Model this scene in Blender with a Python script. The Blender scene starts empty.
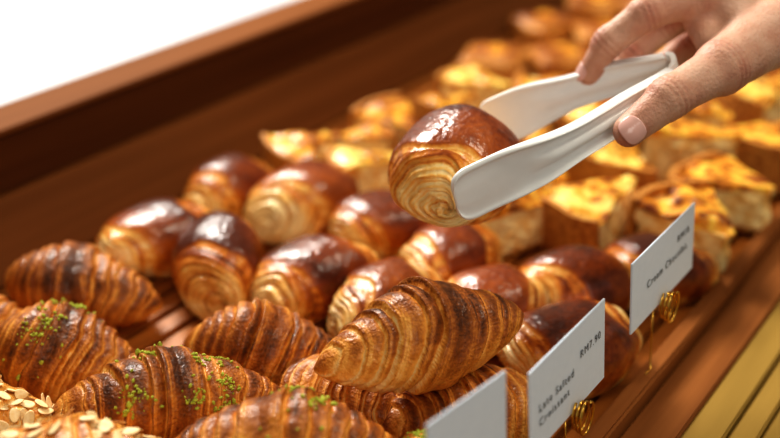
import bpy, bmesh, math, random
import numpy as np
from mathutils import Vector, Matrix
R_ = math.radians
col = bpy.context.scene.collection
scn = bpy.context.scene
try:
    scn.view_settings.view_transform = 'Standard'
    scn.view_settings.look = 'High Contrast'
except Exception: pass

# ------------------------------------------------------------------ camera frame
FPX = 780*50/36.0
PT, YW = R_(27.2), R_(35)
CAM = Vector((0.19, -0.55, 0.45))
FH = Vector((-math.sin(YW), math.cos(YW), 0)); RT = Vector((math.cos(YW), math.sin(YW), 0))
FW = FH*math.cos(PT) - Vector((0,0,1))*math.sin(PT)
UP = FH*math.sin(PT) + Vector((0,0,1))*math.cos(PT)
def W(u, v, t):
    return CAM + t*(FW + RT*((u-390)/FPX) - UP*((v-219)/FPX))
def P(u, v, z):
    d = FW + RT*((u-390)/FPX) - UP*((v-219)/FPX)
    return CAM + d*((z-CAM.z)/d.z)
def camv(u, v, t): return np.array([(u-390)*t/FPX, -(v-219)*t/FPX, -t])
def c2w(p): return CAM + RT*p[0] + UP*p[1] - FW*p[2]
def d2w(p): return (RT*p[0] + UP*p[1] - FW*p[2]).normalized()

cam = bpy.data.cameras.new('camera'); camo = bpy.data.objects.new('camera', cam); col.objects.link(camo)
M = Matrix((RT, UP, -FW)).transposed().to_4x4(); M.translation = CAM
camo.matrix_world = M
cam.lens = 50; cam.sensor_width = 36; cam.clip_start = .01
cam.dof.use_dof = True; cam.dof.focus_distance = .668; cam.dof.aperture_fstop = 2.7
scn.camera = camo

# ------------------------------------------------------------------ materials
def newmat(name):
    m = bpy.data.materials.new(name); m.use_nodes = True
    return m, m.node_tree, m.node_tree.nodes['Principled BSDF']
def N(nt, t, **k):
    n = nt.nodes.new(t)
    for a, b in k.items():
        if a in n.inputs: n.inputs[a].default_value = b
        else: setattr(n, a, b)
    return n
def ramp(nt, stops):
    n = nt.nodes.new('ShaderNodeValToRGB'); e = n.color_ramp.elements
    while len(e) < len(stops): e.new(.5)
    for i, (p, c) in enumerate(stops): e[i].position = p; e[i].color = (*c, 1)
    return n
def noisecoord(nt, scale, detail=4, stretch=None):
    tc = N(nt, 'ShaderNodeTexCoord'); o = tc.outputs['Object']
    if stretch:
        mp = N(nt, 'ShaderNodeMapping'); mp.inputs['Scale'].default_value = stretch
        nt.links.new(o, mp.inputs[0]); o = mp.outputs[0]
    n = N(nt, 'ShaderNodeTexNoise', Scale=scale, Detail=detail); nt.links.new(o, n.inputs['Vector'])
    return n
def bump(nt, b, src, strength, dist):
    bp = N(nt, 'ShaderNodeBump', Strength=strength, Distance=dist)
    nt.links.new(src, bp.inputs['Height']); nt.links.new(bp.outputs[0], b.inputs['Normal'])
def pastry_mat(name, stops, rough=.3, coat=.5, noise=.25, bs=.5, bn=420, cr=.16, sc=90, fine=.3):
    m, nt, b = newmat(name)
    at = N(nt, 'ShaderNodeAttribute', attribute_name='crust')
    n1 = noisecoord(nt, sc, 7); n2 = noisecoord(nt, bn, 4)
    ma = N(nt, 'ShaderNodeMath', operation='MULTIPLY_ADD'); ma.inputs[1].default_value = noise*2; ma.inputs[2].default_value = -noise
    nt.links.new(n1.outputs[0], ma.inputs[0])
    ad = N(nt, 'ShaderNodeMath', operation='ADD'); nt.links.new(at.outputs['Fac'], ad.inputs[0]); nt.links.new(ma.outputs[0], ad.inputs[1])
    mb = N(nt, 'ShaderNodeMath', operation='MULTIPLY_ADD'); mb.inputs[1].default_value = fine; nt.links.new(n2.outputs[0], mb.inputs[0])
    sb = N(nt, 'ShaderNodeMath', operation='SUBTRACT'); sb.inputs[1].default_value = fine/2
    nt.links.new(ad.outputs[0], sb.inputs[0]); nt.links.new(sb.outputs[0], mb.inputs[2])
    r = ramp(nt, stops); nt.links.new(mb.outputs[0], r.inputs[0]); nt.links.new(r.outputs[0], b.inputs['Base Color'])
    b.inputs['Roughness'].default_value = rough; b.inputs['Coat Weight'].default_value = coat; b.inputs['Coat Roughness'].default_value = cr
    b.inputs['Specular IOR Level'].default_value = .3
    b.inputs['Subsurface Weight'].default_value = .04; b.inputs['Subsurface Radius'].default_value = (.004,.002,.001); b.inputs['Subsurface Scale'].default_value = 1
    n3 = noisecoord(nt, 140, 3)
    b1 = N(nt, 'ShaderNodeBump', Strength=bs, Distance=.003); nt.links.new(n3.outputs[0], b1.inputs['Height'])
    b2 = N(nt, 'ShaderNodeBump', Strength=bs, Distance=.001); nt.links.new(n2.outputs[0], b2.inputs['Height']); nt.links.new(b1.outputs[0], b2.inputs['Normal'])
    nt.links.new(b2.outputs[0], b.inputs['Normal']); nt.links.new(b1.outputs[0], b.inputs['Coat Normal'])
    return m
M_crois = pastry_mat('croissant_crust', [(0,(1,.72,.33)),(.25,(.93,.49,.12)),(.50,(.66,.26,.044)),(.75,(.33,.10,.017)),(1,(.085,.026,.008))], .46, .22, .28, .6, 560, fine=.4)
M_pain = pastry_mat('glazed_roll_crust', [(0,(1,.80,.44)),(.22,(.94,.56,.17)),(.45,(.74,.28,.040)),(.66,(.44,.115,.014)),(.85,(.24,.050,.008)),(1,(.10,.020,.005))], .36, .60, .26, .5, 260, .14, 50)
M_dan = pastry_mat('puff_crust', [(0,(.80,.48,.16)),(.35,(.55,.23,.045)),(.7,(.30,.09,.015)),(1,(.10,.025,.008))], .5, .15)
def simple(name, c, rough=.5, ns=None, c2=None, metal=0, bs=0, stretch=None, coat=0, detail=4, lo=.35, hi=.65, mid=None, spec=.35, bd=.001):
    m, nt, b = newmat(name); b.inputs['Base Color'].default_value = (*c,1)
    b.inputs['Roughness'].default_value = rough; b.inputs['Metallic'].default_value = metal; b.inputs['Coat Weight'].default_value = coat
    n = noisecoord(nt, ns or 50, detail, stretch)
    st = [(lo, c), (hi, c2 or tuple(x*.92 for x in c))]
    if mid: st = [(lo,c),((lo+hi)/2,mid),(hi,c2)]
    r = ramp(nt, st); nt.links.new(n.outputs[0], r.inputs[0]); nt.links.new(r.outputs[0], b.inputs['Base Color'])
    if bs: bump(nt, b, n.outputs[0], bs, bd)
    if not metal: b.inputs['Specular IOR Level'].default_value = spec
    return m
WS=(7,.3,7)
M_wood_d = simple('dark_wood', (.115,.042,.014), .6, 9, (.085,.030,.010), bs=.04, stretch=WS, detail=5, spec=.1)
M_wood_b = simple('cove_wood', (.235,.088,.026), .6, 9, (.18,.065,.018), bs=.04, stretch=WS, detail=5, spec=.1)
M_wood_m = simple('orange_wood', (.34,.135,.040), .5, 12, (.23,.086,.024), bs=.08, stretch=WS, detail=8, spec=.15)
M_wood_l = simple('light_wood', (.26,.098,.029), .6, 9, (.20,.073,.021), bs=.04, stretch=WS, detail=5, spec=.08)
M_slat = simple('slat_wood', (.52,.20,.045), .42, 12, (.32,.11,.022), bs=.15, stretch=WS, coat=.15, detail=8, spec=.25)
M_white = simple('white_worktop', (.74,.75,.78), .45, 2.2, (.54,.55,.59))
M_gold = simple('mustard_trim', (.40,.25,.060), .5, 8, (.32,.20,.044), stretch=(5,.5,5))
M_card = simple('card_paper', (.78,.84,.94), .5, 200, (.76,.82,.92))
M_ink = simple('ink', (.05,.055,.07), .6)
M_brass = simple('brass', (.85,.55,.14), .2, 60, (.75,.45,.10), metal=1)
M_plastic = simple('white_plastic', (.88,.88,.87), .36, 80, (.85,.85,.84), coat=.2)
M_pist = simple('pistachio', (.58,.61,.09), .7, 500, (.35,.40,.05), bs=.4)
M_alm = simple('almond', (.98,.78,.48), .55, 300, (.88,.62,.30), bs=.3)
M_cust = simple('custard', (1,.82,.44), .6, 90, (.80,.45,.12), bs=1, coat=0, detail=9, bd=.004, spec=.2, lo=.40, hi=.68)
M_top = simple('browned_cheese', (1,.64,.11), .42, 68, (.22,.055,.009), bs=1, coat=.3, detail=9, lo=.40, hi=.60, mid=(.80,.31,.035), bd=.003, spec=.25)
M_top2 = simple('yellow_cheese', (1,.74,.21), .42, 72, (.30,.080,.012), bs=1, coat=.3, detail=9, lo=.43, hi=.63, mid=(.90,.44,.055), bd=.003, spec=.25)
M_top3 = simple('dark_cheese', (.92,.55,.08), .5, 60, (.22,.050,.009), bs=.8, coat=.1, detail=8, lo=.38, hi=.60, mid=(.66,.25,.03), bd=.002, spec=.2)
M_shell = simple('short_crust', (.68,.33,.08), .6, 160, (.40,.15,.035), bs=.6)
M_floor = simple('floor_tile', (.28,.24,.20), .5, 6)
def skin_mat():
    m, nt, b = newmat('skin')
    n = noisecoord(nt, 45, 7)
    at = N(nt, 'ShaderNodeAttribute', attribute_name='blush_shade')
    ad = N(nt, 'ShaderNodeMath', operation='MULTIPLY_ADD'); ad.inputs[1].default_value=.30
    nt.links.new(at.outputs['Fac'], ad.inputs[0]); nt.links.new(n.outputs[0], ad.inputs[2])
    r = ramp(nt, [(.35,(.74,.48,.36)),(.58,(.66,.38,.27)),(.80,(.57,.27,.19)),(1,(.33,.14,.10))]); nt.links.new(ad.outputs[0], r.inputs[0]); nt.links.new(r.outputs[0], b.inputs['Base Color'])
    b.inputs['Roughness'].default_value = .5
    b.inputs['Subsurface Weight'].default_value = .10; b.inputs['Subsurface Radius'].default_value = (.005,.002,.001); b.inputs['Subsurface Scale'].default_value = 1
    n2 = noisecoord(nt, 420, 6); bump(nt, b, n2.outputs[0], .8, .0010)
    return m
M_skin = skin_mat()
M_nail = simple('nail', (.86,.54,.48), .28, 60, (.82,.50,.44), coat=.4)

# ------------------------------------------------------------------ object helpers
def tag(o, label=None, cat=None, group=None, kind=None):
    if label: o['label'] = label
    if cat: o['category'] = cat
    if group: o['group'] = group
    if kind: o['kind'] = kind
    return o
def link(name, me, mat, parent=None, smooth=True):
    if smooth: me.polygons.foreach_set('use_smooth', [True]*len(me.polygons))
    if mat and not me.materials: me.materials.append(mat)
    o = bpy.data.objects.new(name, me); col.objects.link(o)
    if parent: o.parent = parent
    return o
def empty(name, loc=(0,0,0), rz=0):
    o = bpy.data.objects.new(name, None); o.empty_display_size = .02; col.objects.link(o); o.location = loc; o.rotation_euler = (0,0,rz); return o
def mesh_np(name, V, F, attrs=None):
    me = bpy.data.meshes.new(name); me.from_pydata(np.asarray(V).tolist(), [], [tuple(int(i) for i in f) for f in F]); me.update()
    for k, a in (attrs or {}).items():
        at = me.attributes.new(k, 'FLOAT', 'POINT'); at.data.foreach_set('value', np.asarray(a, dtype=np.float32).ravel())
    return me
def fixn(me):
    bm = bmesh.new(); bm.from_mesh(me); bmesh.ops.recalc_face_normals(bm, faces=bm.faces); bm.to_mesh(me); bm.free(); return me
def grid_mesh(name, G, attrs=None, capends=True):
    nu, nv, _ = G.shape; V = G.reshape(-1,3)
    i = np.arange(nu-1)[:,None]*nv; j = np.arange(nv)[None,:]; j2 = (j+1) % nv
    F = np.stack([i+j, i+j2, i+nv+j2, i+nv+j], -1).reshape(-1,4)
    F = [tuple(f) for f in F.tolist()]
    if capends:
        F.append(tuple(range(nv-1,-1,-1))); F.append(tuple((nu-1)*nv+k for k in range(nv)))
    return fixn(mesh_np(name, V, F, attrs))
def box_mesh(name, boxes, bev=.0015):
    bm = bmesh.new()
    for (x0,x1,y0,y1,z0,z1) in boxes:
        r = bmesh.ops.create_cube(bm, size=1)
        bmesh.ops.transform(bm, verts=r['verts'], matrix=Matrix.Translation(((x0+x1)/2,(y0+y1)/2,(z0+z1)/2)) @ Matrix.Diagonal((x1-x0,y1-y0,z1-z0,1)))
    if bev: bmesh.ops.bevel(bm, geom=bm.edges[:], offset=bev, segments=2, affect='EDGES')
    me = bpy.data.meshes.new(name); bm.to_mesh(me); bm.free(); return me
def prism_y(name, prof, y0, y1):
    n = len(prof); V = [(x,y0,z) for x,z in prof]+[(x,y1,z) for x,z in prof]
    F = [(k,(k+1)%n,n+(k+1)%n,n+k) for k in range(n)]+[tuple(range(n-1,-1,-1)), tuple(range(n,2*n))]
    return fixn(mesh_np(name, V, F))
def tube_mesh(name, pts, r, closed=False, n=10):
    pts = [Vector(p) for p in pts]; V=[]; F=[]; m=len(pts)
    for i,p in enumerate(pts):
        a = pts[(i-1)%m] if (closed or i>0) else p; b = pts[(i+1)%m] if (closed or i<m-1) else p
        t = (b-a).normalized(); ref = Vector((0.13,1,0.07)) if abs(t.y)<.9 else Vector((1,0,0))
        s = t.cross(ref).normalized(); q = t.cross(s)
        for k in range(n):
            an = 2*math.pi*k/n; V.append(p + (s*math.cos(an)+q*math.sin(an))*r)
    for i in range(m if closed else m-1):
        for k in range(n):
            F.append((i*n+k, i*n+(k+1)%n, ((i+1)%m)*n+(k+1)%n, ((i+1)%m)*n+k))
    if not closed: F.append(tuple(range(n-1,-1,-1))); F.append(tuple((m-1)*n+k for k in range(n)))
    return mesh_np(name, [tuple(v) for v in V], F)
def sn(x, y, z, seed, scale):
    r = np.random.RandomState(seed); o = 0
    for k in range(7):
        d = r.normal(size=3); d /= np.linalg.norm(d); f = scale*(.6+r.rand()*1.1)
        o = o + np.sin((x*d[0]+y*d[1]+z*d[2])*f + r.rand()*6.28)
    return o/3.2
def sst(a,b,x):
    t=np.clip((x-a)/(b-a),0,1); return t*t*(3-2*t)

# ------------------------------------------------------------------ pastry meshes (origin on the base)
def croissant_mesh(seed, L=.13, w=.033, h=.029, bend=.012, dark=0, hp=.4):
    r = np.random.RandomState(seed)
    nu, nv = 340, 128
    s = np.linspace(-.995,.995,nu)[:,None]*np.ones((1,nv)); th = np.linspace(0,2*np.pi,nv,endpoint=False)[None,:]*np.ones((nu,1))
    ph = r.uniform(-.5,.5); sg = r.choice([-1,1])
    X0, Y0, Z0 = s*L/2, w*np.cos(th), h*np.sin(th)
    nn = sn(X0,Y0,Z0,seed+21,60); n2 = sn(X0,Y0,Z0,seed+31,170); n3=sn(X0,Y0,Z0,seed+37,420)
    sh = sg*.24*np.sin(th-ph-.5)*(1-.6*np.abs(s)) + .055*nn + .016*n2 + .006*n3
    q = np.abs(s+sh)
    edges = np.array([0,.17,.33,.48,.64,.79,.92,1.4]); edges[1:-1] += r.uniform(-.04,.04,6); edges=np.sort(edges)
    idx = np.clip(np.searchsorted(edges, q.ravel(), side='right').reshape(q.shape)-1, 0, 6)
    wd_ = np.maximum(.05,(edges[idx+1]-edges[idx])); u = np.clip((q-edges[idx])/wd_,0,1)
    u = np.where(idx==0, .30+.70*u, u)
    a_ = np.abs(s)
    env = np.power(np.clip(1-a_**1.75,0,1), .86)*.86 + .14*np.power(np.clip(1-a_**9,0,1),.7)
    hb = np.exp(-((s-.1*sg)/.34)**2)
    hump = 1+.10*hp*hb
    prof = .850 + .175*np.power(np.clip(u,0,1),.45)*(1-sst(.91,1.0,u)*.9)
    hgt = (r.uniform(-.03,.03,7))[idx]
    lipw = sst(.35,.85,u)*(.35+.65*sst(-.5,.7,n2))
    fr = r.uniform(2.3,3.2)
    ln = np.sin(u*2*np.pi*fr+nn*2.4+n2*1.0+.8*th); ln2=np.sin(u*2*np.pi*8+nn*5+n2*1.8+n3*.8)
    rad = env*hump*(prof+hgt) + env*(.0016*ln+.0042*ln2)*lipw + env*.013*n2*sst(.1,.4,u) + env*.005*n3
    x = s*L/2 + 0*th
    y = rad*w*np.cos(th); z0 = np.sin(th)
    z = rad*h*np.where(z0>0, np.power(np.abs(z0),.92), -np.abs(z0)*.85)
    y = y + sn(x,y,z,seed+5,48)*.0024; z = z + sn(x,y,z,seed+9,45)*.0024
    z = z + .006*hp*hb*np.clip(z0,0,1)
    fl = -h*.66
    z = np.maximum(z, fl+(z-fl)*.15)
    z = z - .005*a_**2
    y = y + bend*(s**2)*2 + .004*s*r.uniform(-1,1)
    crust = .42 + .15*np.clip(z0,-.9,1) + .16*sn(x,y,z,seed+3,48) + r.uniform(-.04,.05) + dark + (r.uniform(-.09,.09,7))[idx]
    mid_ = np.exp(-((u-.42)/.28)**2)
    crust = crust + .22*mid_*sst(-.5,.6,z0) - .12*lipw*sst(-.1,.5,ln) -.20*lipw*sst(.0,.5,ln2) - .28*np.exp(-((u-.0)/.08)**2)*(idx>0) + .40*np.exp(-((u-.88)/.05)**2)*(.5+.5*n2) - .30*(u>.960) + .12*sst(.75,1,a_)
    G = np.stack([x,y,z-z.min()],-1)
    return grid_mesh('croissant', G, {'crust':crust})
def pain_mesh(seed, L=.088, a=.036, b=.029, turns=2.6, wild=1.0, ex=2.2, dark=0, soft=0, skew=1):
    r = np.random.RandomState(seed); nv = 140; nr = 60; nbd = 60
    th = np.linspace(0,2*np.pi,nv,endpoint=False)
    rings=[]; cr=[]
    cut = .83+.04*soft
    def sec(rho):
        c, s_ = np.cos(th), np.sin(th)
        k = (np.abs(c)**ex+np.abs(s_)**ex)**(-1/ex)
        return rho*a*k*c, rho*b*k*s_
    def cap(sgn):
        out=[]
        offy, offz = r.uniform(-.34,.34)*wild, r.uniform(-.34,-.05)*wild
        p1,p2,p3 = r.uniform(0,6.28,3)
        for rho in np.linspace(.015,1,nr):
            off = (1-rho)**1.1
            y, z = sec(rho*cut)
            y = y+offy*a*off; z = z+offz*b*off
            q = (rho**.85)*turns - sgn*th/(2*np.pi) + .24*np.sin(th+p1)*rho+.10*np.sin(2*th+p2)*rho+.05*np.sin(3*th+p3)*rho+.02*np.sin(6*th+p1)
            fq = q-np.floor(q)
            ridge = np.power(np.clip(fq,0,1),.6)*(1-sst(.88,1,fq))
            lines = np.sin(2*np.pi*fq*3.5+p1+.8*np.sin(3*th+p2)); l2=np.sin(2*np.pi*fq*8+p3+1.2*np.sin(2*th+p1))
            x = L/2 - .007*max(0,(rho-.55)/.45)**2 + (.010-.005*soft)*(1-rho**2) + ((.0034-.0014*soft)*ridge+.0010*lines+.0007*l2)*min(1,(1.02-rho)*7) - .004*math.exp(-(rho/.10)**2)
            x = x + .0045*np.sin(th+p2)*rho*wild*skew + .0018*np.sin(4*th+p3)*rho
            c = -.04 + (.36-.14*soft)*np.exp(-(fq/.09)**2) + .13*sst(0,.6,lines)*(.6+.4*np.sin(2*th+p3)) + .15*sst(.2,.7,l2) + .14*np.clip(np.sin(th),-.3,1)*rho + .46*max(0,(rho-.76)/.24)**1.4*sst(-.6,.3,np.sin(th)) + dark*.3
            out.append((sgn*x, y, z, c))
        return out
    A = cap(-1); B = cap(1)[::-1]
    xA = A[-1][0]; xB = B[0][0]
    for x,y,z,c in A: rings.append(np.stack([x,y,z],-1)); cr.append(c)
    m1,m2 = r.uniform(0,6.28,2); shp = r.uniform(-.10,.10)*skew
    edge = r.uniform(.001,.006)
    for k in range(1,nbd):
        t = k/nbd; e = min(t,1-t)*2
        rho = cut+(1-cut)*min(1,e*2.2)**.5
        rho = rho*(1+.06*math.sin(math.pi*t)+shp*(t-.5))
        y,z = sec(rho)
        x = xA*(1-t)+xB*t
        d = np.minimum(x-xA, xB-x)
        dw = d + .0028*np.sin(2*th+m1)+.0014*np.sin(5*th+m2)
        stp = sst(edge,edge+.0025,dw)
        y = y*(.955+.055*stp); z = z*(.955+.055*stp)
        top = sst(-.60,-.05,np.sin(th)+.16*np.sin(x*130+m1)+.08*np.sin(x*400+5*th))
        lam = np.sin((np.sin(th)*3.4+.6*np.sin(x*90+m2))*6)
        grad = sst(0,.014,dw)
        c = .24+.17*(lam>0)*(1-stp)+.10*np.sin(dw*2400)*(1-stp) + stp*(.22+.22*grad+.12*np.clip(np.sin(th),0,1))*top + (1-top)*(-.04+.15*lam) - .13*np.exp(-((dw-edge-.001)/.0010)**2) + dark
        rings.append(np.stack([x,y,z],-1)); cr.append(c)
    for x,y,z,c in B: rings.append(np.stack([x,y,z],-1)); cr.append(c)
    G = np.array(rings); cr = np.array(cr)
    n1 = sn(G[...,0],G[...,1],G[...,2],seed,58)
    G[...,1] *= 1+.055*n1; G[...,2] *= 1+.070*sn(G[...,0],G[...,1],G[...,2],seed+2,50)
    G[...,0] += skew*(G[...,1]*r.uniform(-.20,.20) + G[...,2]*r.uniform(-.2,.2))
    G[...,1] += skew*r.uniform(-5,5)*G[...,0]**2
    fl = -b*.74; G[...,2] = np.maximum(G[...,2], fl+(G[...,2]-fl)*.15)
    G[...,2] -= G[...,2].min()
    return grid_mesh('rolled_pastry', G, {'crust':cr+.12*n1+r.uniform(-.05,.08)})
def solid_polar(name, R0, R1, phi, z0, z1, topf=0, seed=0, nr=30, npi=36, bul=0, side=0, nz=1, ts=110):
    rr = np.linspace(R0,R1,nr)[:,None]*np.ones((1,npi)); pp = np.linspace(-phi,phi,npi)[None,:]*np.ones((nr,1))
    x = rr*np.cos(pp); y = rr*np.sin(pp)
    zt = z1 + topf*sn(x,y,x*0,seed,ts) + bul*(1-((rr-R0)/(R1-R0)*2-1)**2)*(1-(pp/phi)**2)
    per = [j for j in range(npi)]+[i*npi+npi-1 for i in range(1,nr)]+[(nr-1)*npi+j for j in range(npi-2,-1,-1)]+[i*npi for i in range(nr-2,0,-1)]
    T = np.stack([x,y,zt],-1).reshape(-1,3); n=nr*npi
    V=[T]; F=[]
    for i in range(nr-1):
        for j in range(npi-1):
            a=i*npi+j; F.append((a,a+npi,a+npi+1,a+1))
    ring=T[per]; prev=list(per); base=n
    cx=T[:,0].mean()
    for k in range(1,nz+1):
        f=k/nz; q=ring.copy(); q[:,2]=ring[:,2]*(1-f)+z0*f
        if side:
            m=side*sn(q[:,0],q[:,1],q[:,2],seed+17,240)+side*.6*sn(q[:,0],q[:,1],q[:,2],seed+27,620)
            dx,dy=q[:,0]-cx,q[:,1]; dn=np.sqrt(dx*dx+dy*dy)+1e-6; q[:,0]+=dx/dn*m; q[:,1]+=dy/dn*m
        V.append(q); cur=[base+i for i in range(len(per))]; base+=len(per)
        for i in range(len(per)):
            i2=(i+1)%len(per); F.append((prev[i],prev[i2],cur[i2],cur[i]))
        prev=cur
    F.append(tuple(prev)); V=np.concatenate(V)
    V[:,0] -= (R1+R0)/2
    me = mesh_np(name,V,F); bm=bmesh.new(); bm.from_mesh(me); bmesh.ops.recalc_face_normals(bm,faces=bm.faces)
    es=[e for e in bm.edges if len(e.link_faces)==2 and e.calc_face_angle(0)>1.0]
    for e in es: e.smooth=False
    bm.to_mesh(me); bm.free(); return me
def place(o, loc, rz=0, rx=0, ry=0, s=1):
    o.location = loc; o.rotation_euler = (rx,ry,rz); o.scale = (s,s,s); return o

# ------------------------------------------------------------------ setting
YA, YB = -.62, 1.75
fl = link('floor', box_mesh('floor', [(-3,3,-3,4,-.95,-.9)], 0), M_floor, smooth=False); tag(fl, kind='structure')
wt = link('worktop', box_mesh('worktop', [(-2.6,-.597,-1.2,3.2,.055,.100)], .002), M_white, smooth=False)
tag(wt, 'bright white worktop behind the wooden back board', 'worktop')
bb = empty('back_board', (-.547,0,-.016)); tag(bb, 'dark wooden back board with lighter top edge between tray and white worktop', 'board')
def bpart(n, me, m):
    o = link(n, me, m, bb, False); o.location = (.547,0,.016); return o
bpart('upright_board', box_mesh('ub', [(-.596,-.547,YA,YB,-.016,.102)], .002), M_wood_d)
bpart('top_strip', box_mesh('ts', [(-.5965,-.545,YA,YB,.102,.107)], .0015), M_wood_l)
bpart('sloped_board', prism_y('sb', [(-.547,-.016),(-.547,.052),(-.541,.052),(-.502,.0),(-.502,-.016)], YA, YB), M_wood_b)
tray = empty('display_tray', (-.26,0,-.016)); tag(tray, 'long reddish wooden display tray with slatted bottom under all the pastries', 'tray')
def tpart(n, me, m):
    o = link(n, me, m, tray, False); o.location = (.26,0,.016); return o
slats=[]; x=-.50
while x < -.04:
    slats.append((x+.003,x+.020,YA,YB,-.009,-.0005)); x+=.0228
tpart('slatted_base', box_mesh('slatted_base', slats+[(-.50,-.026,YA,YB,-.016,-.0095)], .001), M_slat)
tpart('front_lip', box_mesh('front_lip', [(-.0255,-.012,YA,YB,-.016,.012)], .002), M_wood_m)
cab = empty('display_counter', (0,0,-.9)); tag(cab, 'wooden bakery counter with mustard edging under the tray', 'counter')
def cpart(n, me, m):
    o = link(n, me, m, cab, False); o.location = (0,0,.9); return o
cpart('counter_body', box_mesh('cb', [(-2.55,.012,YA-.1,YB+.1,-.9,-.0165)], .002), M_wood_d)
cpart('front_board', box_mesh('fb', [(-.0115,.020,YA,YB,-.016,-.002)], .0015), M_wood_m)
cpart('edge_moulding', box_mesh('em', [(.0202,.044,YA,YB,-.03,-.004)], .0015), M_gold)
cpart('edge_moulding', box_mesh('em', [(.0450,.062,YA,YB,-.04,-.0065)], .0015), M_gold)
cpart('edge_moulding', box_mesh('em', [(.0630,.13,YA,YB,-.05,-.0085)], .0015), M_gold)

# ------------------------------------------------------------------ croissants
def add_crumbs(o, seed, n=150, cx=0, spread=.014):
    rnd = random.Random(seed); bm = bmesh.new(); me = o.data
    vs = [v.co for v in me.vertices if v.normal.z > .35 and abs(v.co.x-cx) < spread*2.6]
    near = [c for c in vs if abs(c.x-cx)<.010 and c.z > .03] or vs
    heads=[rnd.choice(near) for _ in range(6)]
    for k in range(n):
        c = rnd.choice(vs); dm = min((c-h_).length for h_ in heads)
        wgt = math.exp(-(dm/.0055)**2)*.85 + .04*math.exp(-((c.x-cx)/spread)**2)
        if rnd.random() > wgt: continue
        s = rnd.uniform(.0005,.0014)*(1 if rnd.random()<.85 else 1.5)
        r = bmesh.ops.create_icosphere(bm, subdivisions=1, radius=s)
        bmesh.ops.transform(bm, verts=r['verts'], matrix=Matrix.Translation(c+Vector((0,0,s*.4))) @ Matrix.Rotation(rnd.random()*6,4,(rnd.random(),rnd.random(),.3)) @ Matrix.Diagonal((1.3,.9,.7,1)))
    m2 = bpy.data.meshes.new('pistachio_crumbs'); bm.to_mesh(m2); bm.free()
    c = link('pistachio_crumbs', m2, M_pist, o, False); c['kind']='stuff'; c['label']='chopped green pistachio sprinkled on the crust'
def flake_mesh():
    bm = bmesh.new(); bmesh.ops.create_uvsphere(bm, u_segments=14, v_segments=6, radius=1)
    for v in bm.verts:
        v.co.x *= .0052*(1+.25*v.co.x); v.co.y *= .0034; v.co.z = v.co.z*.0004+ .0006*(v.co.x/.0062)**2
    me = bpy.data.meshes.new('almond_flake'); bm.to_mesh(me); bm.free(); me.materials.append(M_alm)
    return me
FLK = flake_mesh()
def add_flakes(o, seed, n=96):
    rnd = random.Random(seed); vs = [v for v in o.data.vertices if v.normal.z > .3]
    done=[]
    for k in range(n*14):
        v = rnd.choice(vs)
        if any((v.co-d).length < .0046 for d in done): continue
        done.append(v.co.copy())
        f = link('almond_flake', FLK, None, o)
        nrm = (v.normal+Vector((rnd.uniform(-.25,.25),rnd.uniform(-.25,.25),0))).normalized()
        f.rotation_mode='QUATERNION'; f.rotation_quaternion = nrm.to_track_quat('Z','X') @ Matrix.Rotation(rnd.random()*6.28,3,'Z').to_quaternion()
        f.location = v.co+v.normal*rnd.uniform(.0003,.0012)
        if len(done)>=n: break
def croissant(seed, e1, e2, zb, label, L=None, w=.034, h=.031, pist=None, alm=False, tilt=0, roll=0, bend=.006, dark=0, hp=.4, group='croissants in the near corner of the tray'):
    zc = zb+.028
    a, b = P(*e1, zc), P(*e2, zc); d = b-a; c = (a+b)/2
    L = L or max(.118, min(.148, d.length))
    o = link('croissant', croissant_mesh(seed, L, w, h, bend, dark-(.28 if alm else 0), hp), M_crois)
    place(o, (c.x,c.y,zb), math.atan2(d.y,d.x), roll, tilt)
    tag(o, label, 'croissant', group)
    if pist is not None:
        for i,cx in enumerate(pist): add_crumbs(o, seed*7+i, 1900, cx)
    if alm: add_flakes(o, seed)
    return o
croissant(11,(322,358),(526,310),.054,'large ridged golden croissant on top of the pile, below the held roll', w=.0315,h=.032, bend=.004, L=.146, hp=1.0)
croissant(12,(178,344),(344,352),.004,'plain golden croissant lying left behind the largest croissant', w=.034,h=.033, dark=-.06, hp=.6)
croissant(13,(-2,270),(154,300),.0,'plain brown croissant nearest the back board, left of the rolled pastries', w=.034,h=.032, L=.14, dark=.04)
croissant(14,(-14,336),(130,368),.002,'pistachio croissant at the left frame edge in front of the plain brown one', pist=[.0], w=.036,h=.034,dark=.11)
croissant(15,(58,412),(274,398),.014,'pistachio croissant lying in front of the plain croissant, green crumbs on both shoulders', pist=[-.012,.03], L=.15, w=.035,h=.035,dark=.13, hp=.6)
croissant(16,(266,376),(406,414),.0,'plain croissant tucked under the left tip of the largest croissant', w=.033)
croissant(17,(182,460),(382,454),.027,'dark pistachio croissant cut off by the bottom edge, left of centre', pist=[.012], L=.14, w=.036,h=.035,dark=.13, hp=.6)
croissant(18,(372,430),(560,396),.0,'plain croissant under the largest croissant, beside the price cards', w=.034,h=.032)
croissant(19,(-4,468),(130,462),.033,'almond croissant covered with flaked nuts at the bottom left', alm=True, w=.034,h=.029, L=.130)
croissant(20,(-98,412),(20,420),.014,'almond croissant mostly cut off by the left frame edge', alm=True, w=.031,h=.028)
croissant(21,(-112,308),(10,330),.0,'plain croissant cut off at the left frame edge, behind the pistachio one',dark=.10)
croissant(22,(385,486),(505,478),.008,'pistachio croissant whose crumbed top just shows at the bottom edge beside the nearest card', pist=[-.02])

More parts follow.
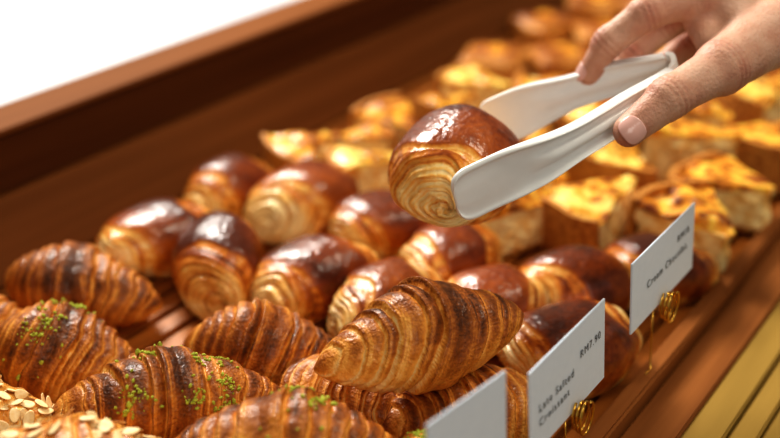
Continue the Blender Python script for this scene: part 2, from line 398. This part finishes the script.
# ------------------------------------------------------------------ layout of the items lying on the tray, spread until they no longer overlap
items=[]
def reg(kind, uv, z, rad, maxx=-.068, fixed=False, **k):
    c = P(*uv, z); items.append(dict(kind=kind, x=min(c.x,maxx), y=c.y, r=rad, fixed=fixed, maxx=maxx, **k))
def pain(seed, uv, ang, label, zb=0, L=.074, a=.034, b=.029, rad=.037, dark=0):
    reg('roll', uv, zb+.026, rad, seed=seed, ang=ang, label=label, zb=zb, L=L, a=a, b=b, dark=dark)
pain(31,(162,240),80,'glazed roll nearest the back board, leftmost of the rolled pastries',dark=.08)
pain(32,(236,190),95,'small blurred glazed roll behind the other rolls, against the back board',L=.072,a=.031,dark=.1)
pain(33,(304,200),92,'shiny glazed roll with pale coiled end facing left, behind the held roll\'s left',L=.080,a=.036,b=.031,dark=.07)
pain(34,(220,264),118,'glazed roll with round coiled end facing front, left of centre behind the plain croissant',L=.074,b=.032,a=.034,dark=.06)
pain(35,(304,276),80,'glazed roll lying just behind the plain croissant, in the middle of the rolls',dark=.08)
pain(36,(388,222),66,'dark glazed roll with a bright highlight left of the held roll\'s lower edge',a=.034,dark=.10)
pain(37,(452,256),72,'glazed roll directly beneath the roll held in the tongs',dark=.08)
pain(38,(386,302),70,'glazed roll behind the left shoulder of the largest croissant',dark=.06)
pain(39,(510,316),50,'glazed roll behind the right tip of the largest croissant',L=.068,dark=.08)
pain(40,(612,280),64,'glazed roll behind the farther upright price card',L=.070,dark=.13,b=.027)
pain(41,(592,350),64,'wide dark glazed roll right behind the middle price card', a=.036,b=.029,L=.076,dark=.13)
pain(42,(680,292),66,'dark glazed roll in front of the custard slices, at the clip of the farther card',L=.070,dark=.14,b=.027)
W_ = [((550,218),215,0,.95,'pale custard slice at the near end of the slices, right below the tong blades'),
((632,222),250,0,1.05,'custard slice with browned top behind the farther price card'),
((704,180),190,0,1.12,'large pale wedge slice near the front rim, under the hand'),
((745,236),150,0,1,'custard slice right of the farther price card, at the front rim'),
((622,172),280,0,.95,'custard slice right under the lower tong blade and thumb tip'),
((690,126),170,0,1,'browned custard slice just below the thumb base'),
((768,162),265,0,1.05,'custard slice cut off by the right frame edge, beneath the wrist'),
((754,110),235,0,1.05,'orange browned slice at the right frame edge below the wrist'),
((568,178),150,0,.9,'custard slice behind the lower tong blade'),
((312,150),255,0,.74,'blurred yellow slice farthest left, behind the rolls'),
((368,172),230,0,.84,'yellow slice behind the rolls, left of the held roll'),
((402,122),165,0,.80,'blurred yellow slice against the back board, above left of the held roll'),
((352,142),60,0,.72,'blurred slice between the two leftmost yellow slices'),
((478,92),180,0,.92,'blurred pale yellow slice above the held roll'),
((440,116),250,0,.8,'blurred yellow slice directly above the held roll, nearer the back board'),
((552,96),210,0,.9,'blurred slice just above the upper tong blade'),
((600,122),200,0,.9,'blurred slice seen between the two tong arms'),
((528,134),260,0,.8,'blurred slice right behind the tip of the upper tong blade'),
((668,85),200,0,.9,'blurred slice hidden mostly behind the fingers'),
((734,75),210,0,.9,'blurred slice hidden mostly behind the back of the hand'),
((780,212),170,0,1.0,'custard slice at the front rim touching the right frame edge, beyond the farther card')]
for i,(uv,a,zb,s,l) in enumerate(W_): reg('slice', uv, .026, .0395*s, maxx=-.062, seed=60+i*3, ang=a, label=l, zb=zb, s=s, v=(3 if i in (11,12,14) else i%3))
D_=[((500,58),20,'blurred danish pastry nearest the back board, above the pale yellow slice'),
((556,58),50,'blurred danish pastry straight above the upper tong blade'),
((545,24),70,'blurred danish pastry by the back board near the top edge'),
((606,34),35,'blurred danish pastry left of the index finger'),
((596,4),20,'blurred danish pastry at the top edge, left of the hand'),
((652,10),60,'blurred danish pastry at the top edge touching the outline of the hand'),
((700,34),30,'danish pastry hidden behind the knuckles'),
((650,56),30,'danish pastry hidden behind the fingers'),
((756,36),30,'danish pastry hidden behind the back of the hand')]
for i,(uv,a,l) in enumerate(D_): reg('puff', uv, .018, .042, seed=140+i, ang=a, label=l)
for it in range(60):
    for i in range(len(items)):
        for j in range(i+1,len(items)):
            A,B=items[i],items[j]; dx,dy=B['x']-A['x'],B['y']-A['y']; d=math.hypot(dx,dy) or 1e-5; m=A['r']+B['r']
            if d<m:
                p=(m-d)*.25/d; A['x']-=dx*p; A['y']-=dy*p; B['x']+=dx*p; B['y']+=dy*p
    for A in items: A['x']=max(-.475,min(A['maxx'],A['x']))
rw = random.Random(5)
def wedge(I):
    s=I['s']; seed=I['seed']
    tx, ty = rw.uniform(-.10,.10), rw.uniform(-.07,.07)
    t = empty('tart_slice', (I['x'],I['y'],.040*s*abs(math.sin(tx))+.042*s*abs(math.sin(ty))), R_(I['ang'])); t.rotation_euler.x = tx; t.rotation_euler.y = ty; t.scale=(s,s,s*rw.uniform(.95,1.15))
    ph = rw.uniform(.30,.54)
    link('filling', solid_polar('filling', .012,.088,ph,.0035,.038,.0008,seed,side=.0018,nz=18), M_cust, t)
    link('browned_top', solid_polar('browned_top', .010,.090,ph*1.03,.0375,.042,.0036,seed+1,bul=.005,side=.0022,nz=5,ts=150), (M_top,M_top2,M_top,M_top3)[I['v']], t)
    link('crust', solid_polar('crust_base', .010,.090,ph*1.02,0,.0034,0,seed,side=.0006,nz=2), M_shell, t)
    rim = link('crust_rim', solid_polar('crust_rim', .0902,.096,ph*1.02,0,.045,.0020,seed,nr=5,side=.0006,nz=5), M_shell, t)
    rim.location.x = (.0902+.096)/2-(.010+.090)/2
    tag(t, I['label'], 'tart slice', 'custard tart slices'); return t
def puff_mesh(seed):
    nu,nv=26,72; th=np.linspace(0,2*np.pi,nv,endpoint=False); a=.039
    rings=[];cr=[]
    for i,t in enumerate(np.linspace(0.02,1,nu)):
        rho = min(1,t*1.25) if t<.8 else 1-(t-.8)*.4
        zz = .022+.008*math.sin(min(1,t/.8)*math.pi)**.8 - (.006 if t<.25 else 0)*(1-t/.25) if t<.8 else .022*(1-(t-.8)/.2)
        k=(np.abs(np.cos(th))**6+np.abs(np.sin(th))**6)**(-1/6)*(1+.04*np.sin(3*th+seed))
        rings.append(np.stack([rho*a*k*np.cos(th),rho*a*k*np.sin(th),zz+0*th],-1)); cr.append(.32+.35*math.sin(min(1,t/.8)*math.pi)-.2*(t>.85)+.12*np.sin(t*90+th*0))
    G=np.array(rings); C=np.array([np.ones(nv)*c for c in cr]); n1=sn(G[...,0],G[...,1],G[...,2],seed,90)
    G[...,2]+= .002*n1*(G[...,2]>.004)
    return grid_mesh('puff',G,{'crust':C+.16*n1})
def puff(I):
    t=empty('danish_pastry',(I['x'],I['y'],0),R_(I['ang']))
    link('puff_body',puff_mesh(I['seed']),M_dan,t)
    bm=bmesh.new(); bmesh.ops.create_uvsphere(bm,u_segments=28,v_segments=12,radius=1)
    for v in bm.verts: v.co=Vector((v.co.x*.024,v.co.y*.022,v.co.z*.006+.0262))
    me=bpy.data.meshes.new('custard_centre'); bm.to_mesh(me); bm.free(); link('custard_centre',me,M_top3,t)
    tag(t,I['label'],'danish pastry','blurred danish pastries at the far end')
for I in items:
    if I['kind']=='roll':
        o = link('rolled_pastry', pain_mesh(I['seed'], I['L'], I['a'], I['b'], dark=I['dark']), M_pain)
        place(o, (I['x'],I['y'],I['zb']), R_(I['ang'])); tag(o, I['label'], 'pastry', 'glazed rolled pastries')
    elif I['kind']=='slice': wedge(I)
    else: puff(I)

# ------------------------------------------------------------------ price cards
def text_obj(name, s, size, x, z, parent, y=-.0011, align='LEFT'):
    cu = bpy.data.curves.new('t','FONT'); cu.body = s; cu.size = size; cu.align_x = align; cu.extrude = .00008; cu.resolution_u = 3; cu.space_character=1.25; cu.offset=-.00010
    to = bpy.data.objects.new('t',cu); col.objects.link(to)
    dg = bpy.context.evaluated_depsgraph_get(); me = bpy.data.meshes.new_from_object(to.evaluated_get(dg)); bpy.data.objects.remove(to)
    o = link(name, me, M_ink, parent, False); o.data.materials.clear(); o.data.materials.append(M_ink)
    o.rotation_euler = (R_(90),0,0); o.location = (x,y,z); return o
def card(x, y, zb, w, h, yaw, tilt, label, texts, clipx):
    t = empty('price_card',(x,y,.012), R_(yaw)); zb=zb-.012
    b = link('card', box_mesh('card',[(-w/2,w/2,-.0007,.0007,0,h)],.0003), M_card, t, False); b.location=(0,0,zb); b.rotation_euler=(R_(tilt),0,0)
    for (s,px,pz,sz) in texts: text_obj('lettering', s, sz, -w/2+px*w, pz*h, b)
    coil=[]; n=84
    for k in range(n):
        a=k/28*2*math.pi; f=1-.22*k/n
        coil.append((clipx+.0072*f*math.sin(a), -.0105+.0082*k/n, zb-.001+.0118*f*math.cos(a)))
    link('clip_ring', tube_mesh('clip_ring', coil, .00085), M_brass, t)
    ring2 = [(clipx+.0056*math.sin(k/28*2*math.pi), .0042, zb+.000+.0080*math.cos(k/28*2*math.pi)) for k in range(28)]
    link('clip_ring', tube_mesh('clip_ring', ring2, .0009, True), M_brass, t)
    leg=[(clipx,.004,zb-.008),(clipx,.003,zb*.5),(clipx,.001,.002),(clipx-.001,0,.0008),(clipx-.006,0,.0007),(clipx-.010,0,.0007)]
    link('clip_leg', tube_mesh('clip_leg', leg, .0006), M_brass, t)
    tag(t,label,'price card','white price cards on brass clips'); return t
card(-.019,-.068,.055,.095,.056,90,-5,'white price card reading Late Salted Croissant on a brass clip, middle of three',
  [('Late Salted',.10,.45,.0076),('Croissant',.10,.28,.0076),('RM7.90',.64,.58,.0074)],.005)
card(-.019,.070,.066,.106,.051,90,-5,'white price card farthest from the camera, in front of the custard slices',
  [('Cream Chocolat,',.22,.44,.0080),('RM10.',.70,.66,.0074)],-.004)
card(-.026,-.170,.070,.062,.056,82,-4,'blurred blank-looking white price card nearest the camera, cut off by the bottom edge',[],.010)

# ------------------------------------------------------------------ held roll
Xl = np.array([-.40,-.46,.79]); Xl/=np.linalg.norm(Xl)
Zl = np.array([.04,.90,.46]); Zl -= Xl*Zl.dot(Xl); Zl/=np.linalg.norm(Zl); Yl=np.cross(Zl,Xl)
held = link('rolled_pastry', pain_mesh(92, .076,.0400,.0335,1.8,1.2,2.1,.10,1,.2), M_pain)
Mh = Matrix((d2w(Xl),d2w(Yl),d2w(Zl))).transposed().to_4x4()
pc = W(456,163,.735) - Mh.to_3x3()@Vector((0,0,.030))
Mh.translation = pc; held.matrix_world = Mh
tag(held,'glossy rolled pastry with coiled golden end, lifted in the white tongs','pastry')

# ------------------------------------------------------------------ tongs
Hu, Hl = camv(668,65,.746), camv(672,78,.730)
Ut, Lt = camv(484,127,.782), camv(456,202,.668)
mid = (Hu+Hl)/2
armd = ((Ut+Lt)/2-mid); spread=(Ut-Lt)
wd = np.cross(armd,spread); wd/=np.linalg.norm(wd)
tong = empty('serving_tongs', c2w(mid)); tag(tong,'white plastic serving tongs gripping the lifted roll','tongs')
def arm(h, tip, outn, name, twist=0, ws=1):
    n=72; rings=[]
    d = tip-h; Ln=np.linalg.norm(d); d/=Ln
    o = outn - d*outn.dot(d); o/=np.linalg.norm(o); w = np.cross(d,o); w/=np.linalg.norm(w)
    o_b, w_b = o, w
    for i in range(n):
        t=i/(n-1)
        an = twist*float(sst(.0,.6,t)); o = o_b*math.cos(an)+w_b*math.sin(an); w = w_b*math.cos(an)-o_b*math.sin(an)
        hw = (.0086+.0040*sst(0,.3,t)+.0064*sst(.45,.82,t))*ws
        if t>.93: hw*= math.sqrt(max(.0,1-((t-.93)/.07)**2))*.5+.5
        bow = .007*math.sin(math.pi*t)
        c = h+d*Ln*t+o_b*bow
        th_=.0015
        ring=[]
        k2 = float(1-.70*sst(.60,.88,t)); rib = float(sst(.0,.06,t)*(1-sst(.60,.74,t)))
        prof=[(-1,.0),(-.97,.0060*k2),(-.84,.0060*k2),(-.78,.0),(-.34,0),(-.24,.0055*rib),(.24,.0055*rib),(.34,0),(.78,.0),(.84,.0060*k2),(.97,.0060*k2),(1,0)]
        dish = lambda a: .0018*(a*a)*float(sst(.6,.9,t))
        top=[(a, b-dish(a)) for a,b in prof]; bot=[(a*.98,-th_-dish(a)-b*.30) for a,b in prof[::-1]]
        for a,b in top+bot: ring.append(c+w*a*hw+o*b)
        rings.append(ring)
    G=np.array(rings); G=np.array([[tuple(c2w(p)-Vector(c2w(mid))) for p in r] for r in G])
    ob = link(name, grid_mesh(name,G), M_plastic, tong)
    m=ob.modifiers.new('bev','SUBSURF'); m.levels=1; m.render_levels=2
    return ob
sdir = (Hu-Hl)/np.linalg.norm(Hu-Hl)
def facing(tw):
    d=(Ut-Hu)/np.linalg.norm(Ut-Hu); o=sdir-d*sdir.dot(d); o/=np.linalg.norm(o); w=np.cross(d,o); o2=o*math.cos(tw)+w*math.sin(tw); return abs(o2[2])
tw = .2 if facing(.2)>facing(-.2) else -.2
arm(Hu,Ut,sdir,'arm',tw,.98); arm(Hl,Lt,-sdir,'arm')
back = -(armd/np.linalg.norm(armd)); rings=[]
half = np.linalg.norm(Hu-Hl)/2
for k in range(17):
    a = math.pi*k/16
    c = mid + sdir*half*math.cos(a) + back*(half*.5*math.sin(a)); o = sdir*math.cos(a)+back*math.sin(a)
    rings.append([tuple(c2w(c+wd*s*.0084+o*q)-Vector(c2w(mid))) for s,q in [(-1,.0022),(1,.0022),(1,-.0018),(-1,-.0018)]])
sb_ = link('spring_bend', grid_mesh('spring_bend',np.array(rings)), M_plastic, tong, False)

# ------------------------------------------------------------------ hand
def seg(Pn, a, b, ra, rb):
    a=a.astype(np.float32); b=b.astype(np.float32)
    ab=b-a; t=np.clip(((Pn-a)@ab)/ab.dot(ab),0,1); q=Pn-(a+t[...,None]*ab); return np.sqrt(np.einsum('...i,...i',q,q))-(ra+(rb-ra)*t)
def smin(a,b,k):
    h=np.clip(.5+.5*(b-a)/k,0,1); return b+(a-b)*h-k*h*(1-h)
chains = {
 'index':[(706,-6,.745,.0140),(647,13,.742,.0114),(608,42,.752,.0102),(589,74,.766,.0088)],
 'middle':[(722,-6,.768,.0138),(664,25,.778,.0112),(633,53,.786,.0100),(613,81,.789,.0086)],
 'ring':[(742,0,.790,.0128),(690,42,.804,.0104),(662,66,.808,.0092),(642,88,.802,.0080)],
 'little':[(764,8,.808,.0112),(718,54,.822,.0090),(698,74,.822,.0080),(682,90,.816,.0070)],
 'thumb':[(768,36,.735,.0210),(722,67,.708,.0166),(670,97,.690,.0130),(629,131,.688,.0104)]}
wr = camv(810,14,.762); fa = camv(960,-45,.775)
h=.0012
lo=np.array([.125,.040,-.858]); hi=np.array([.372,.222,-.658])
nx,ny,nz=[int((hi[i]-lo[i])/h) for i in range(3)]
gx,gy,gz=np.meshgrid(*[(lo[i]+h*np.arange(n)).astype(np.float32) for i,n in enumerate((nx,ny,nz))],indexing='ij')
Pn=np.stack([gx,gy,gz],-1)
K={k:[(camv(u,v,t),r) for u,v,t,r in c] for k,c in chains.items()}
palm = seg(Pn, wr, fa, .0270, .034)
for k in ('index','middle','ring','little'):
    palm = smin(palm, seg(Pn, wr+(K[k][0][0]-wr)*.08, K[k][0][0], .0215, K[k][0][1]*1.08), .005)
T=K['thumb']
palm = smin(palm, seg(Pn, wr, T[0][0], .0225, .021), .012)
palm = smin(palm, seg(Pn, T[0][0], T[1][0], .021, .0160), .008)
palm = smin(palm, seg(Pn, (T[1][0]+T[0][0])/2, (K['index'][0][0]+wr*.25)/1.25, .010, .010), .012)
palm = smin(palm, seg(Pn, camv(718,58,.728), camv(698,20,.750), .0095, .010), .010)
fing=None; blush_shade=[]; creases=[]
for k,c in K.items():
    d=None
    for i in range(3):
        s=seg(Pn,c[i][0],c[i+1][0],c[i][1],c[i+1][1])
        d = s if d is None else smin(d,s,.003)
    for i in (1,2):
        pp=c[i][0]; dr=(c[i+1][0]-c[i-1][0]); dr/=np.linalg.norm(dr)
        q=Pn-pp.astype(np.float32); rr=np.sqrt(np.einsum('...i,...i',q,q))
        d=smin(d, rr-c[i][1]*1.10, .004)
        ax=q@dr.astype(np.float32)
        near=np.exp(-(rr/(c[i][1]*1.5))**4)
        cre=np.exp(-((ax)/.0013)**2)+.8*np.exp(-((ax-.0038)/.0012)**2)+.8*np.exp(-((ax+.0038)/.0012)**2)
        d = d+.0014*cre*near
        blush_shade.append((pp,c[i][1]*1.3)); creases.append((pp,dr,c[i][1]))
    blush_shade.append((c[3][0],c[3][1]*1.4))
    fing = d if fing is None else smin(fing,d,.0010)
Fd = smin(palm,fing,.005)
Fd = Fd + (.0003*sn(gx,gy,gz,3,160)).astype(np.float32)
Fd[-1]=.01; Fd[:,0]=np.maximum(Fd[:,0],.001); Fd[:,-1]=np.maximum(Fd[:,-1],.001)
def surface_nets(F, org, h):
    S=F<0; n=F.shape
    cs=[S[i:n[0]-1+i,j:n[1]-1+j,k:n[2]-1+k] for i in (0,1) for j in (0,1) for k in (0,1)]
    anyv=np.logical_or.reduce(cs); allv=np.logical_and.reduce(cs); mix=anyv&~allv
    c=np.argwhere(mix); idx=-np.ones(mix.shape,dtype=np.int64); idx[tuple(c.T)]=np.arange(len(c))
    acc=np.zeros((len(c),3)); cnt=np.zeros(len(c)); cor=[np.array((i,j,k)) for i in (0,1) for j in (0,1) for k in (0,1)]
    for a in cor:
        for b in cor:
            if (b-a).sum()==1 and (b-a).min()>=0 and abs(b-a).sum()==1:
                fa_=F[tuple((c+a).T)]; fb=F[tuple((c+b).T)]; m=(fa_<0)!=(fb<0)
                t=np.where(m,fa_/np.where(m,fa_-fb,1),0); acc+=m[:,None]*(c+a+t[:,None]*(b-a)); cnt+=m
    V=org+h*acc/cnt[:,None]; quads=[]
    for ax in range(3):
        b,d=[(1,2),(2,0),(0,1)][ax]
        sl0=[slice(None)]*3; sl1=[slice(None)]*3; sl0[ax]=slice(0,n[ax]-1); sl1[ax]=slice(1,n[ax])
        E=S[tuple(sl0)]!=S[tuple(sl1)]; e=np.argwhere(E); e=e[(e[:,b]>0)&(e[:,d]>0)&(e[:,b]<n[b]-1)&(e[:,d]<n[d]-1)]
        s0=S[tuple(e.T)]; ub=np.zeros(3,int); ub[b]=1; ud=np.zeros(3,int); ud[d]=1
        q=np.stack([idx[tuple((e-ub-ud).T)],idx[tuple((e-ud).T)],idx[tuple(e.T)],idx[tuple((e-ub).T)]],-1)
        q[~s0]=q[~s0][:,::-1]; quads.append(q)
    Q=np.concatenate(quads); Q=Q[(Q>=0).all(1)]; return V,Q
V,Q=surface_nets(Fd,lo,h)
bl=np.zeros(len(V))
for pp,rr in blush_shade: bl=np.maximum(bl,np.exp(-(np.linalg.norm(V-pp,axis=1)/rr)**2*1.2))
for pp,dr,rd in creases:
    q=V-pp; ax=q@dr; near=np.exp(-(np.linalg.norm(q,axis=1)/(rd*1.5))**4)
    bl+= .7*near*(np.exp(-(ax/.0010)**2)+.7*np.exp(-((ax-.0038)/.0009)**2)+.7*np.exp(-((ax+.0038)/.0009)**2))  # joint creases darkened too: crease shading put into the skin colour beside the redness
o0=c2w(wr); Mr=np.array([RT,UP,-FW]); Vw=V@Mr + np.array(CAM)-np.array(o0)
me=mesh_np('hand',Vw,Q,{'blush_shade':bl})
hand=link('person_hand',me,M_skin); hand.location=o0
sm=hand.modifiers.new('smooth','SMOOTH'); sm.factor=.5; sm.iterations=2
tag(hand,'bare hand of a person reaching in from the upper right, squeezing the tongs','hand')
def nail(a,b,ra,rb,nrm,name,wid=55):
    d=b-a; Ln=np.linalg.norm(d); d=d/Ln; n_=nrm-d*nrm.dot(d); n_/=np.linalg.norm(n_); s=np.cross(d,n_)
    nu,nv=14,14; Vn=[];Fn=[]
    for i in range(nu):
        q=-1+2*i/(nu-1)
        for j in range(nv):
            p=-1+2*j/(nv-1)
            x_=q*math.sqrt(1-p*p/2); y_=p*math.sqrt(1-q*q/2)
            x_=math.copysign(abs(x_)**.8,x_); y_=math.copysign(abs(y_)**.85,y_)
            al=rb*(.05+x_*.72); rad=rb*1.0+(.0003)
            lift = math.sqrt(max(.0,1-(max(0,al)/(rb*1.35))**2))
            an=R_(wid)*y_
            pos=b+d*al+(n_*math.cos(an)+s*math.sin(an))*rad*(lift*.98+.03)
            Vn.append(tuple(c2w(pos)-o0))
    for i in range(nu-1):
        for j in range(nv-1): Fn.append((i*nv+j,i*nv+j+1,(i+1)*nv+j+1,(i+1)*nv+j))
    o=link(name,mesh_np(name,Vn,Fn),M_nail,hand); m=o.modifiers.new('s','SOLIDIFY'); m.thickness=.0007; m.offset=0
nail(T[2][0],T[3][0],T[2][1],T[3][1],np.array([-.25,-.25,.9]),'thumbnail')
nail(K['index'][2][0],K['index'][3][0],.0102,.0088,np.array([-.8,.35,.35]),'fingernail')
nail(K['middle'][2][0],K['middle'][3][0],.0100,.0086,np.array([-.8,.35,.35]),'fingernail')

# ------------------------------------------------------------------ light
w=bpy.data.worlds.new('world'); scn.world=w; w.use_nodes=True
bg=w.node_tree.nodes['Background']; bg.inputs[0].default_value=(1,.93,.80,1); bg.inputs[1].default_value=.18
def area(name, loc, tgt, size, power, colr, sy=None):
    l=bpy.data.lights.new(name,'AREA'); l.energy=power; l.color=colr; l.size=size
    if sy: l.shape='RECTANGLE'; l.size_y=sy
    o=bpy.data.objects.new(name,l); col.objects.link(o); o.location=loc
    o.rotation_euler=(Vector(tgt)-Vector(loc)).to_track_quat('-Z','Y').to_euler()
area('window_light',(-1.5,.7,1.35),(-.25,-.0,0),.85,40,(1,.98,.92),.5)
area('overhead_light',(.35,.5,1.5),(-.2,.0,0),.45,7.5,(1,.93,.78))  # small warm area light from above, aimed at the tray
area('fill_light',(1.0,-1.2,1.2),(-.2,.1,0),.8,6,(1,.96,.87))
